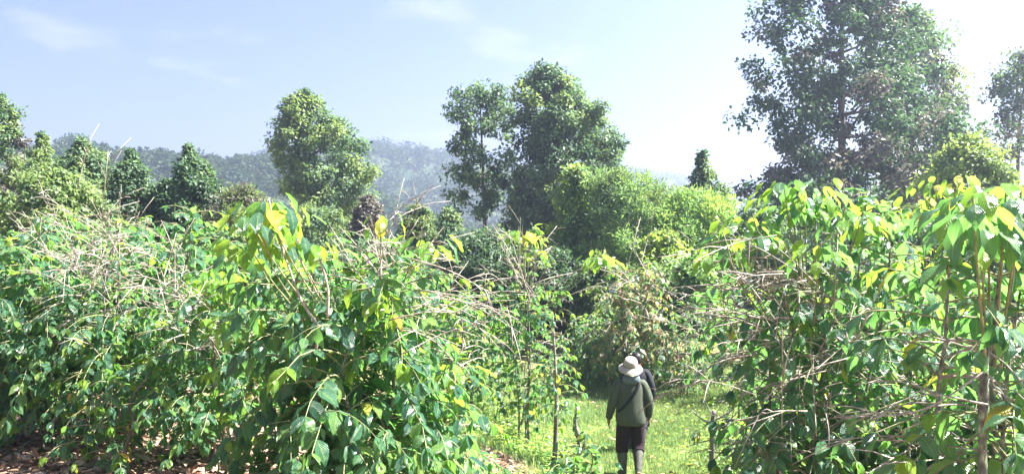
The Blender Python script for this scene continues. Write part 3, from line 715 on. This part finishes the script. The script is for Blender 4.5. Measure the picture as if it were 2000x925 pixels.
BUSH = [('yellow green bush between the cone trees and the bare thicket', 22, [(330, 70, 130), (365, 30, 190), (420, 10, 220), (500, 0, 230)], ['olive', 'olive', 'grey'], 170, QUAD),
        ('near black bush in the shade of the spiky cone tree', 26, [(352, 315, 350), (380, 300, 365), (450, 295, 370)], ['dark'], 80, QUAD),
        ('dry grey twiggy bush under the leafy tree with two tops', 24, [(365, 450, 490), (400, 425, 540), (470, 415, 580)], ['purple', 'olive'], 90, SLIM),
        ('tangled green bush at the foot of the leafy tree with two tops', 32, [(405, 580, 680), (440, 560, 700), (520, 550, 720)], ['grey', 'olive'], 130, QUAD),
        ('yellowish upright bush against the dense tree', 27, [(322, 1108, 1140), (360, 1095, 1160), (430, 1085, 1170), (530, 1080, 1180)], ['olive', 'bright', 'lime'], 150, QUAD),
        ('feathery bright green bamboo like bush, widest on the slope', 26, [(335, 1160, 1245), (355, 1145, 1285), (400, 1135, 1310), (460, 1130, 1320), (540, 1130, 1330)], ['bright', 'bright', 'olive', 'grey'], 330, SLIM),
        ('lime green bush in full sun beside the feathery one', 25, [(372, 1320, 1390), (400, 1290, 1425), (450, 1275, 1440), (520, 1270, 1450)], ['lime', 'bright', 'bright'], 240, SLIM),
        ('plumed bush linking the feathery and the lime green ones', 28, [(378, 1268, 1292), (405, 1245, 1335), (450, 1230, 1365), (520, 1220, 1380)], ['bright', 'olive', 'lime'], 150, SLIM),
        ('pale ball shaped bush in front of the feathery one', 21, [(450, 1280, 1310), (480, 1262, 1330), (540, 1258, 1335)], ['olive', 'lime'], 80, QUAD),
        ('yellowing bush under the misty tree at the frame edge', 24, [(264, 1865, 1910), (290, 1840, 1950), (330, 1830, 1985), (420, 1820, 2010)], ['lime', 'olive', 'olive'], 170, QUAD),
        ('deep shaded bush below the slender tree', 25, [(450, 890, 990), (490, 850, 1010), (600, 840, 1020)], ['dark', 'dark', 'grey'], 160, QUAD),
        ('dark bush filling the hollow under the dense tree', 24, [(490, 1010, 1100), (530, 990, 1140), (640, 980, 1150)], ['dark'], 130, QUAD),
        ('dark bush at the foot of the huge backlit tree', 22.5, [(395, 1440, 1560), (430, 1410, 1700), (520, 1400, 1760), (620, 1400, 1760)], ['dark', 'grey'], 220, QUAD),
        ('grey green bush below the lime green one', 19, [(500, 1320, 1400), (540, 1290, 1430), (640, 1290, 1440)], ['grey', 'bright'], 120, QUAD),
        ('shaded bush closing the back of the slope under the frame edge trees', 15, [(420, 1840, 2010), (470, 1800, 2060), (640, 1790, 2070)], ['dark', 'olive'], 170, QUAD),
        ('shaded bush behind the brown leaved coffee, below the yellowish upright one', 23, [(500, 1140, 1220), (540, 1110, 1260), (680, 1100, 1290)], ['grey', 'olive'], 150, QUAD),
        ('olive bush low in the gap behind the tall sucker shoot', 19, [(452, 400, 500), (490, 370, 560), (600, 360, 590)], ['grey', 'olive'], 140, QUAD),
        ('mid green bush behind the coffee row under the russet cone', 20, [(470, 640, 800), (510, 600, 860), (620, 590, 870)], ['grey', 'dark'], 150, QUAD)]
for i, (lab, d, rows, mats, n, tp) in enumerate(BUSH):
    tree('bush', lab, d, rows, mats, n, 75, .34, .15 if tp is QUAD else .17, trunk_r=.05, seed=60 + i, cat='bush', group=GB, templ=tp, upright=.35 if tp is SLIM else 0, hollow=.3, nlimb=4, trunk_top=.7, jag=.45, gap=.22)

# ---- umbrella trees on the near ridge
for i, (px, top, w, lab) in enumerate([(150, 268, 62, 'flat topped umbrella tree on the hazy ridge, widest of its row'), (196, 282, 30, 'small flat topped tree next to the widest one on the ridge'), (235, 292, 56, 'rounded umbrella tree on the ridge, third of its row')]):
    d = 232
    tree('ridge_tree', lab, d, [(top, px - w * .3, px + w * .3), (top + 8, px - w * .5, px + w * .5), (top + 16, px - w * .35, px + w * .35)], ['dark'], 40, 60, 1.3, .9, px=px, trunk_r=.35, seed=90 + i, group='umbrella trees on the ridge', nlimb=6, base=0)

# ---- woods on the hills: one mass each
def woods(hd, n, size, seed, tmin=.15, tmax=1.02, thin=.0):
    x, y, z, ts = hd; g = np.random.default_rng(seed)
    C = []; 
    azn = x.shape[1]
    while len(C) < n:
        i = g.integers(0, 33); j = int(g.uniform(.18, .82) * azn)
        if not tmin <= ts[i] <= tmax: continue
        if lump(x[i, j], y[i, j], .03 * 420 / (420 + y[i, j]), seed) + .6 * g.normal() < thin: continue
        u, v = g.random(2); i2 = min(i + 1, 33); j2 = min(j + 1, azn - 1)
        c = np.array([x[i, j] * (1 - v) + x[i, j2] * v, y[i, j] * (1 - u) + y[i2, j] * u, z[i, j] * (1 - u) + z[i2, j] * u])
        C.append(c)
    C = np.array(C); s = size * (.5 + .9 * g.random(n)); per = 16
    k = np.repeat(np.arange(n), per)
    v = norm(g.normal(0, 1, (n * per, 3)))
    P = C[k] + v * s[k][:, None] * [.62, .62, .42] + np.array([0, 0, .30])[None] * s[k][:, None]
    V, F, A, _ = place_leaves((QUAD_V * [1, 1.5, 1], QUAD[1], QUAD[2]), P, g.normal(0, 1, P.shape), v * .45 + [0, 0, .8] + g.normal(0, .15, P.shape), s[k] * .34, (g.random(n)[k] * .7 + .3 * g.random(n * per)) % 1)
    obj('woods', rawmesh('woods', V, [F], [TREE['far'], TREE['far2']], np.repeat(g.integers(0, 2, n), per), False, A), kind='stuff', label='hazy woods covering the hillside', category='woods')
woods(h1, 9500, 2.8, 1, thin=-.8)
woods(h2, 9000, 3.8, 2, thin=-.7, tmax=.86)
woods(h3, 2500, 5.5, 3, thin=.1)

# ---- grass, weeds and litter
def blades(name, n, sampler, hmin, hmax, wid, mat, seed, label, cat, bend=.5):
    g = np.random.default_rng(seed); xs, ys = sampler(g, n); n = len(xs)
    zs = ground(xs, ys); a = g.random(n) * 6.28; h = hmin + (hmax - hmin) * g.random(n) ** 1.5
    dx = np.stack([np.cos(a), np.sin(a), 0 * a], -1); b = g.random(n) * bend * 6.28
    ln = np.stack([np.cos(b), np.sin(b), 0 * b], -1) * (bend * h * (.3 + g.random(n)))[:, None]
    P = np.stack([xs, ys, zs - .01], -1); up = np.array([0, 0, 1.0]) * h[:, None]
    w = wid * (.6 + .8 * g.random(n))[:, None]
    V = np.stack([P - dx * w, P + dx * w, P + up * .6 + ln * .35 + dx * w * .7, P + up * .6 + ln * .35 - dx * w * .7, P + up + ln], 1)
    i = np.arange(n)[:, None] * 5
    q = i + np.array([[0, 1, 2, 3]]); t = i + np.array([[3, 2, 4]])
    patch = (lump(xs, ys, 1.1, 3) * .25 + .5 + .22 * g.normal(size=n)) % 1
    A = np.zeros((n, 5, 3)); A[:, :, 2] = patch[:, None]
    obj(name, rawmesh(name, V.reshape(-1, 3), [q, t], [mat], None, True, A.reshape(-1, 3)), kind='stuff', label=label, category=cat)

GRASS = leafmat('grass_blade', [(0, (.07, .16, .055)), (.4, (.12, .22, .07)), (.7, (.20, .27, .085)), (1, (.34, .33, .15))], (.34, .46, .12), .35, .5, .3)
def clearing(g, n):
    xs = g.uniform(-1.3, 6, n * 2); ys = 8 + 12.5 * g.random(n * 2) ** 1.15
    keep = turfmask(xs, ys) * np.clip(.75 + .5 * lump(xs, ys, 1.9, 4), .25, 1) > g.random(n * 2) * .9 + .05
    return xs[keep][:n], ys[keep][:n]
blades('grass', 150000, clearing, .035, .11, .0045, GRASS, 5, 'short sunlit grass on the path between the coffee bushes', 'grass')
def fringe(g, n):
    xs = g.uniform(-1.6, 6.2, n * 3); ys = g.uniform(7.6, 20.5, n * 3); m = turfmask(xs, ys)
    keep = (m > .02) & (m < .75) | (lump(xs, ys, 1.3, 5) > .62) & (m > .1)
    return xs[keep][:n], ys[keep][:n]
blades('tall_grass', 7000, fringe, .12, .38, .006, GRASS, 6, 'taller ragged grass along the edge of the clearing', 'grass', .7)

def scatter_leaves(name, n, sampler, size, mats, seed, label, cat, flat=1.0, lift=.012):
    g = np.random.default_rng(seed); xs, ys = sampler(g, n); n = len(xs)
    P = np.stack([xs, ys, ground(xs, ys) + lift + .03 * g.random(n)], -1)
    V, F, A, _ = place_leaves(LTF[1], P, g.normal(0, 1, (n, 3)) * [1, 1, .25], np.array([0, 0, flat]) + g.normal(0, .35, (n, 3)), size * (.5 + .8 * g.random(n)), g.random(n))
    nf = len(LTF[1][1])
    obj(name, rawmesh(name, V, [F], mats, np.repeat(g.integers(0, len(mats), n), nf), True, A), kind='stuff', label=label, category=cat)
def under(g, n):
    xs = g.uniform(-9, 8, n * 2); ys = g.uniform(4, 12.5, n * 2)
    k = turfmask(xs, ys) < .3
    return xs[k][:n], ys[k][:n]
LIT = leafmat('leaf_litter', [(0, (.20, .11, .075)), (.5, (.36, .23, .17)), (1, (.50, .37, .29))], (.4, .25, .15), .1, .7, .2)
scatter_leaves('leaf_litter', 26000, under, .11, [LIT], 8, 'dry reddish brown leaf litter under the coffee bushes', 'leaf litter')
scatter_leaves('fallen_leaves', 700, lambda g, n: clearing(g, n), .09, [LIT, M['yellow']], 12, 'scattered fallen leaves lying on the grass of the path', 'fallen leaves', lift=.05)
def weedy(g, n):
    cx = np.concatenate([g.normal(-.1, .8, n), g.normal(.6, .5, n // 2), g.normal(4.2, .6, n)]); cyy = np.concatenate([g.normal(11.6, 1.3, n), g.normal(10.0, .6, n // 2), g.normal(11.8, 1.4, n)])
    return cx, cyy
def weeds(name, n, seed):
    g = np.random.default_rng(seed); xs, ys = weedy(g, n)
    k = (np.hypot(xs + .15, (ys - 11.0) * .8) > .6) & ~((np.abs(xs - 1.8) < .7)); xs, ys = xs[k], ys[k]; m = len(xs); per = 7
    P = np.repeat(np.stack([xs, ys, ground(xs, ys)], -1), per, axis=0)
    P[:, 2] += g.random(m * per) * np.repeat(.05 + .22 * g.random(m), per); P[:, :2] += g.normal(0, .035, (m * per, 2))
    V, F, A, _ = place_leaves(LTF[0], P, g.normal(0, 1, P.shape) * [1, 1, .3], np.array([0, 0, 1.0]) + g.normal(0, .4, P.shape), .035 + .05 * g.random(m * per), g.random(m * per))
    obj(name, rawmesh(name, V, [F], [TREE['bright'], TREE['lime']], np.repeat(g.integers(0, 2, m * per), len(LTF[0][1])), True, A), kind='stuff', label='low leafy weeds at the edges of the grass', category='weeds')
weeds('weeds', 1150, 9)

# ---- stubs
def stub(label, name, px, d, top, r, seed, forks=()):
    g = np.random.default_rng(seed); x0 = (px - 1000) / FPX * d; zb = float(ground(x0, d)); H = CAMZ - (top - 462.5) / FPX * d - zb
    t = thing(name, label, 'stub', (x0, d, zb))
    P = curve([(0, 0, -.1), (.012 * g.normal(), .01, H * .4), (.014 * g.normal(), 0, H * .75), (.012 * g.normal(), 0, H)], 14)
    tb = Tubes(); tb.add(P, r * (1 + .12 * g.normal(size=14)) * np.linspace(1.15, .8, 14), 9)
    obj('trunk', tb.mesh('trunk', M['lichen'] if name == 'stub' else M['stem']), t)
    for (h, dx, dz, rr) in forks:
        q = P[int(h * 13)]; tb = Tubes(); tb.add(curve([q, q + [dx * .5, -.05, dz * .4], q + [dx, -.05, dz]], 8), np.linspace(rr, rr * .4, 8), 6)
        obj('snag', tb.mesh('snag', M['lichen']), t)
    return t
stub('cut grey coffee stub standing in the grass beside the walkers', 'stub', 1128, 11.8, 794, .035, 3, [(.8, .07, .02, .014)])
stub('mossy dead stump with thin twigs at the grass edge', 'stump', 1392, 11.8, 800, .04, 4, [(.7, -.35, .25, .02), (.8, .4, .3, .018), (.55, .5, -.15, .014), (.9, -.15, .3, .012), (.5, -.4, -.1, .012)])
stub('pale lichen crusted stub in front of the thickest stems', 'stub', 1926, 4.05, 672, .026, 5, [(.75, .25, -.05, .008)])

# ------------------------------------------------------------------ people
def plain(name, col, rough=.8, var=.25, scale=25, spec=.2, bump=.2):
    c = np.array(col); return noisemat(name, [(.3, tuple(c * (1 - var))), (.7, tuple(c * (1 + var)))], scale, rough, bump=bump, dist=.004)
SKIN = plain('skin', (.20, .10, .065), .55, .12)
def skin_body(name, joints, bones, mat, parent, sub=2, extra=None):
    """joints: name -> (xyz, radius); bones: pairs; one continuous skinned surface."""
    ids = list(joints); V = [joints[k][0] for k in ids]
    me = bpy.data.meshes.new(name); me.from_pydata(V, [(ids.index(a), ids.index(b)) for a, b in bones], [])
    o = bpy.data.objects.new(name, me); COL.objects.link(o)
    md = o.modifiers.new('skin', 'SKIN'); md.use_smooth_shade = True
    for i, k in enumerate(ids):
        r = joints[k][1]; r = r if isinstance(r, tuple) else (r, r)
        me.skin_vertices[0].data[i].radius = r
        me.skin_vertices[0].data[i].use_root = (k == 'pelvis')
    s = o.modifiers.new('sub', 'SUBSURF'); s.levels = s.render_levels = sub
    dg = bpy.context.evaluated_depsgraph_get(); dg.update()
    m2 = bpy.data.meshes.new_from_object(o.evaluated_get(dg))
    bpy.data.objects.remove(o); m2.name = name; m2.materials.clear(); m2.materials.append(mat)
    m2.polygons.foreach_set('use_smooth', np.ones(len(m2.polygons), bool))
    return obj(name, m2, parent)

def loft(rings, k=20, wr=0.0, seed=0, cap=(False, False), turn=None):
    """rings: (centre, rx, ry[, axis]) stacked along any path -> verts, quads; wr adds cloth folds."""
    g = np.random.default_rng(seed); a = np.arange(k) * 2 * np.pi / k; V = []
    C = np.array([r[0] for r in rings], float); T = norm(np.gradient(C, axis=0))
    for i, r in enumerate(rings):
        X_ = norm(np.cross(np.array([0, 1.0, 0]), T[i])) if abs(T[i][1]) < .9 else np.array([1.0, 0, 0])
        Y_ = np.cross(T[i], X_)
        f = 1 + wr * (np.sin(a * 3 + i * 1.3 + seed) * .5 + .5 * np.sin(a * 7 - i * 2.1 + seed) + .5 * g.normal(size=k))
        V.append(C[i] + (r[1] * np.cos(a) * f)[:, None] * X_ + (r[2] * np.sin(a) * f)[:, None] * Y_)
    n = len(rings); V = np.concatenate(V); F = [gridfaces_closed(n, k)]
    tri = []
    for e, c in ((0, cap[0]), (n - 1, cap[1])):
        if c:
            V = np.vstack([V, C[e]]); b = e * k; j = np.arange(k); jn = (j + 1) % k
            tri.append(np.stack([b + (jn if e == 0 else j), b + (j if e == 0 else jn), np.full(k, len(V) - 1)], -1))
    if tri: F.append(np.concatenate(tri))
    return V, F

def gridfaces_closed(n, k):
    i = np.arange(n - 1)[:, None] * k; j = np.arange(k)[None]; jn = (j + 1) % k
    return np.stack([i + j, i + jn, i + k + jn, i + k + j], -1).reshape(-1, 4)

def join(parts):
    V, Q, T_ = [], [], []; n = 0
    for v, F in parts:
        V.append(v)
        for f in F: (Q if f.shape[1] == 4 else T_).append(f + n)
        n += len(v)
    out = [np.concatenate(Q)]
    if T_: out.append(np.concatenate(T_))
    return np.concatenate(V), out

def cloth(name, parts, mat, parent, solid=.0):
    V, F = join(parts); o = obj(name, rawmesh(name, V, F, [mat]), parent)
    s = o.modifiers.new('sub', 'SUBSURF'); s.levels = s.render_levels = 2
    return o

def fingers(J, B, hand, wrist, side, down, fwd):
    """palm and five unequal, slightly curled fingers under the wrist joint."""
    w = np.array(J[wrist][0]); d = np.array(down, float); f = np.array(fwd, float); s = np.array(side, float)
    J[hand + 'palm'] = (tuple(w + d * .05), (.024, .036)); B.append((wrist, hand + 'palm'))
    J[hand + 'knuckle'] = (tuple(w + d * .088), (.017, .034)); B.append((hand + 'palm', hand + 'knuckle'))
    for i, (ln, off) in enumerate(((.070, .030), (.080, .010), (.074, -.010), (.058, -.029))):
        p = w + d * .095 + f * off; prev = hand + 'knuckle'
        for q, (t, c) in enumerate(((.12, .0), (.5, -.10), (.85, -.30), (1.05, -.5))):
            k = f'{hand}f{i}{q}'; J[k] = (tuple(p + d * ln * t + s * ln * c * .8), .0088 - .0008 * q); B.append((prev, k)); prev = k
    prev = hand + 'palm'
    for q, (t, u) in enumerate(((.0, .045), (.03, .062), (.055, .066))):
        k = f'{hand}t{q}'; J[k] = (tuple(w + d * (.05 + t) + f * u - s * .012 * q), .0105 - .001 * q); B.append((prev, k)); prev = k

def walker(loc, h, body_label, yaw=0.0):
    g = h / 1.70
    root = thing('person', body_label, 'person', loc); root.rotation_euler = (0, 0, yaw)
    S = lambda x, y, z: (x * g, y * g, z * g)
    J = {'pelvis': (S(0, 0, .90), (.145 * g, .105 * g)), 'waist': (S(0, .0, 1.06), (.13 * g, .095 * g)), 'chest': (S(0, .01, 1.27), (.155 * g, .105 * g)),
         'neckbase': (S(0, .015, 1.42), (.085 * g, .07 * g)), 'neck': (S(0, .03, 1.485), .054 * g), 'jaw': (S(0, .055, 1.545), (.062 * g, .078 * g)),
         'head': (S(0, .045, 1.615), (.076 * g, .094 * g)), 'crown': (S(0, .035, 1.675), (.052 * g, .065 * g)),
         'nose': (S(0, .142, 1.575), .012 * g),
         'sl': (S(-.17, .01, 1.385), .062 * g), 'el': (S(-.275, -.03, 1.10), .045 * g), 'wl': (S(-.315, .045, .865), .027 * g),
         'sr': (S(.17, .01, 1.385), .062 * g), 'er': (S(.27, -.045, 1.11), .045 * g), 'wr': (S(.275, .035, .885), .027 * g),
         'hl': (S(-.095, .0, .83), .088 * g), 'kl': (S(-.125, .05, .46), .06 * g), 'al': (S(-.115, -.02, .09), .04 * g), 'tl': (S(-.13, .12, .04), .035 * g),
         'hr': (S(.095, .0, .83), .088 * g), 'kr': (S(.115, .04, .46), .06 * g), 'ar': (S(.075, -.22, .17), .04 * g), 'tr': (S(.08, -.13, .045), .035 * g)}
    B = [('pelvis', 'waist'), ('waist', 'chest'), ('chest', 'neckbase'), ('neckbase', 'neck'), ('neck', 'jaw'), ('jaw', 'head'), ('head', 'crown'), ('head', 'nose'),
         ('chest', 'sl'), ('sl', 'el'), ('el', 'wl'), ('chest', 'sr'), ('sr', 'er'), ('er', 'wr'), ('pelvis', 'hl'), ('hl', 'kl'), ('kl', 'al'), ('al', 'tl'),
         ('pelvis', 'hr'), ('hr', 'kr'), ('kr', 'ar'), ('ar', 'tr')]
    fingers(J, B, 'lh', 'wl', (-1, 0, 0), (-.05, .12, -.98), (0, 1, .1))
    fingers(J, B, 'rh', 'wr', (1, 0, 0), (.06, .16, -.97), (0, 1, .1))
    skin_body('body', J, B, SKIN, root, 2)
    return root, S, J

def garments(root, S, J, jm, tm, bm, seed, hood=None, collar=None, strap=None, hat=None, hair=None):
    sc = lambda r: r * S(1, 0, 0)[0]
    ring = lambda x, y, z, rx, ry: (S(x, y, z), sc(rx), sc(ry))
    torso = loft([ring(0, -.005, .775, .205, .150), ring(0, -.005, .80, .222, .165), ring(0, -.01, .90, .228, .170), ring(0, -.005, 1.02, .218, .160), ring(0, 0, 1.15, .215, .152),
                  ring(0, .0, 1.28, .215, .145), ring(0, .005, 1.37, .195, .128), ring(0, .012, 1.425, .135, .10), ring(0, .02, 1.465, .08, .075)], 28, .035, seed)
    def sleeve(s, e, w, q):
        s, e, w = (np.array(J[k][0]) for k in (s, e, w)); i = s + (np.array(J['chest'][0]) - s) * .35
        wv = w + (w - e) * .02
        P = [i, s, s * .6 + e * .4, e, e * .5 + wv * .5, e * .15 + wv * .85, wv]
        return loft([(p, sc(r), sc(r)) for p, r in zip(P, (.085, .090, .078, .070, .062, .054, .050))], 16, .05, seed + q)
    cloth('jacket', [torso, sleeve('sl', 'el', 'wl', 3), sleeve('sr', 'er', 'wr', 5)], jm, root)
    def leg(h, k, a, q):
        h, k, a = (np.array(J[n][0]) for n in (h, k, a)); kn = k * .72 + a * .28
        P = [h + np.array(S(0, 0, .06)), h, h * .66 + k * .34, h * .33 + k * .67, k, kn]
        return loft([(p, sc(r), sc(r * 1.05)) for p, r in zip(P, (.115, .118, .110, .102, .096, .092))], 18, .03, seed + q)
    seat = loft([ring(0, 0, .775, .16, .13), ring(0, 0, .83, .200, .145), ring(0, 0, .93, .19, .14), ring(0, 0, 1.0, .165, .125)], 24, .01, seed, (True, True))
    cloth('trousers', [seat, leg('hl', 'kl', 'al', 7), leg('hr', 'kr', 'ar', 9)], tm, root)
    for k, a, t in (('kl', 'al', 'tl'), ('kr', 'ar', 'tr')):
        K, A_, T_ = (np.array(J[n][0]) for n in (k, a, t)); f = norm(T_ - A_)
        up = norm(K - A_)
        sh = loft([(K * .82 + A_ * .18, sc(.080), sc(.084)), (K * .6 + A_ * .4, sc(.078), sc(.082)), (K * .3 + A_ * .7, sc(.062), sc(.066)), (A_ + up * sc(.03), sc(.056), sc(.062)), (A_ - up * sc(.045), sc(.05), sc(.058))], 16, .03, seed + 11, (False, True))
        heel = A_ - up * sc(.045) - f * sc(.05)
        ft = loft([(heel, sc(.030), sc(.035)), (heel + f * sc(.03), sc(.044), sc(.052)), (heel + f * sc(.10), sc(.046), sc(.060)), (T_ - f * sc(.01), sc(.050), sc(.046)), (T_ + f * sc(.05), sc(.044), sc(.036)), (T_ + f * sc(.085), sc(.022), sc(.02))], 16, .01, seed + 12, (True, True))
        b = cloth('boot', [sh, ft], bm[0], root)
        drop = norm(np.cross(np.cross(f, [0, 0, 1.0]), f))
        so = loft([(heel + f * sc(x) - drop * sc(.043), sc(w), sc(.011)) for x, w in ((-.008, .026), (.02, .040), (.09, .038), (.16, .048), (.22, .044), (.255, .02))], 14, 0, 1, (True, True))
        cloth('sole', [so], bm[1], b)
    if strap:
        y0 = -.006
        P = [S(-.20, -.10, .98), S(-.12, -.158, 1.07), S(-.02, -.163, 1.19), S(.06, -.150, 1.29), S(.115, -.10, 1.40), S(.12, .01, 1.455)]
        P = curve(P, 16)
        V = []; T_ = norm(np.gradient(P, axis=0)); out = norm(P * [1, 1, 0] + [0, -.05, 0]); sd_ = norm(np.cross(T_, out))
        w = sc(.020); h_ = sc(.012)
        V = np.stack([P + sd_ * w, P + sd_ * w + out * h_, P - sd_ * w + out * h_, P - sd_ * w], 1).reshape(-1, 3)
        cloth('strap', [(V, [gridfaces_closed(16, 4)])], strap, root)
    if hood:
        hd = loft([ring(0, -.075, 1.375, .085, .035), ring(0, -.09, 1.40, .125, .055), ring(0, -.075, 1.445, .135, .075), ring(0, -.045, 1.48, .12, .085), ring(0, -.01, 1.51, .095, .085), ring(0, .015, 1.54, .085, .085)], 22, .06, seed + 20, (True, False))
        cloth('hood', [hd], hood, root)
    if collar:
        cloth('collar', [loft([ring(0, .01, 1.42, .125, .10), ring(0, .015, 1.455, .10, .085), ring(0, .02, 1.495, .078, .075), ring(0, .025, 1.50, .07, .068)], 20, .03, 4)], collar, root)
    if hat:
        z0 = 1.615
        br = [ring(0, .03, z0 + .012, .098, .108), ring(0, .028, z0 + .006, .125, .135), ring(0, .025, z0 - .022, .165, .175), ring(0, .022, z0 - .050, .190, .198), ring(0, .022, z0 - .056, .190, .198), ring(0, .025, z0 - .030, .160, .170), ring(0, .03, z0 - .004, .1, .11)]
        def tip(vf, a=R(24)):
            c = np.array(S(0, .03, z0)); v = vf[0] - c; y, z = v[:, 1].copy(), v[:, 2].copy()
            v[:, 1] = y * math.cos(a) - z * math.sin(a); v[:, 2] = y * math.sin(a) + z * math.cos(a)
            return v * [1.06, 1.06, 1.1] + c, vf[1]
        b = cloth('hat', [tip(loft(br, 30, .018, 3)), tip(loft([ring(0, .03, z0 - .002, .104, .114), ring(0, .03, z0 + .04, .103, .112), ring(0, .03, z0 + .085, .096, .103), ring(0, .03, z0 + .115, .080, .088), ring(0, .03, z0 + .126, .045, .05), ring(0, .03, z0 + .122, .012, .012)], 26, .02, 8, (False, True)))], hat[0], root)
        cloth('hat_band', [tip(loft([ring(0, .03, z0 + .008, .107, .117), ring(0, .03, z0 + .014, .1085, .1185), ring(0, .03, z0 + .040, .1075, .1165), ring(0, .03, z0 + .046, .105, .114)], 26, .012, 8))], hat[1], b)
    if hair:
        cloth('hair', [loft([ring(0, .005, 1.53, .070, .078), ring(0, .01, 1.57, .092, .100), ring(0, .025, 1.63, .099, .112), ring(0, .03, 1.68, .085, .098), ring(0, .032, 1.715, .05, .06), ring(0, .03, 1.725, .01, .01)], 22, .06, 6, (False, True))], hair, root)

def gz(px, d): return float(ground((px - 1000) / FPX * d, d))
GREY = plain('faded_khaki_cloth', (.062, .072, .050), .9, .15); RED = plain('red_cloth', (.35, .03, .03), .85)
wl = at(1232, 700, 11.6)
r1, S1, J1 = walker((wl[0], 11.6, gz(1232, 11.6)), 1.70, 'person in pale bucket hat, khaki jacket and rubber boots walking away, strap across the back')
garments(r1, S1, J1, GREY, plain('dark_maroon_cloth', (.020, .010, .013), .9), (plain('grey_rubber', (.07, .068, .055), .75, .4, 12), plain('muddy_sole', (.36, .22, .12), .9)), 1,
         hood=plain('grey_hood_cloth', (.10, .12, .13), .9), strap=plain('black_webbing', (.012, .012, .014), .7), hat=(plain('cream_canvas', (.34, .30, .26), .9, .16, 40), plain('hat_band_cloth', (.21, .18, .155), .9, .1)))
w2 = at(1243, 700, 13.1)
r2, S2, J2 = walker((w2[0], 13.1, gz(1243, 13.1)), 1.60, 'bareheaded person in black jacket and red collar, mostly hidden ahead of the hatted walker', -.06)
garments(r2, S2, J2, plain('black_cloth', (.016, .017, .022), .85), plain('navy_cloth', (.02, .022, .03), .9), (plain('black_rubber', (.03, .03, .03), .5), plain('dark_sole', (.05, .045, .04), .9)), 31,
         collar=RED, hair=plain('black_hair', (.012, .010, .009), .5, .3))

# ---- haze
hz = bpy.data.materials.new('haze'); hz.use_nodes = True; t = hz.node_tree; t.nodes.clear()
oo = t.nodes.new('ShaderNodeOutputMaterial'); pv = t.nodes.new('ShaderNodeVolumePrincipled')
pv.inputs['Color'].default_value = (.58, .68, .92, 1); pv.inputs['Density'].default_value = .0018; pv.inputs['Anisotropy'].default_value = .6
t.links.new(pv.outputs[0], oo.inputs['Volume'])
zmax = max(float(h[2].max()) for h in (h1, h2, h3)) + 16
lo = np.array([-1100, -1100, -48.]); hi = np.array([1100, 1100, zmax])
Vb = np.array([[(lo, hi)[i][0], (lo, hi)[j][1], (lo, hi)[k][2]] for i in (0, 1) for j in (0, 1) for k in (0, 1)])
Fb = np.array([(0, 1, 3, 2), (4, 6, 7, 5), (0, 4, 5, 1), (2, 3, 7, 6), (0, 2, 6, 4), (1, 5, 7, 3)])
obj('haze', rawmesh('haze', Vb, [Fb], [hz], smooth=False), kind='stuff', label='pale morning haze filling the valley', category='haze')
print('TOTAL', TOTAL)
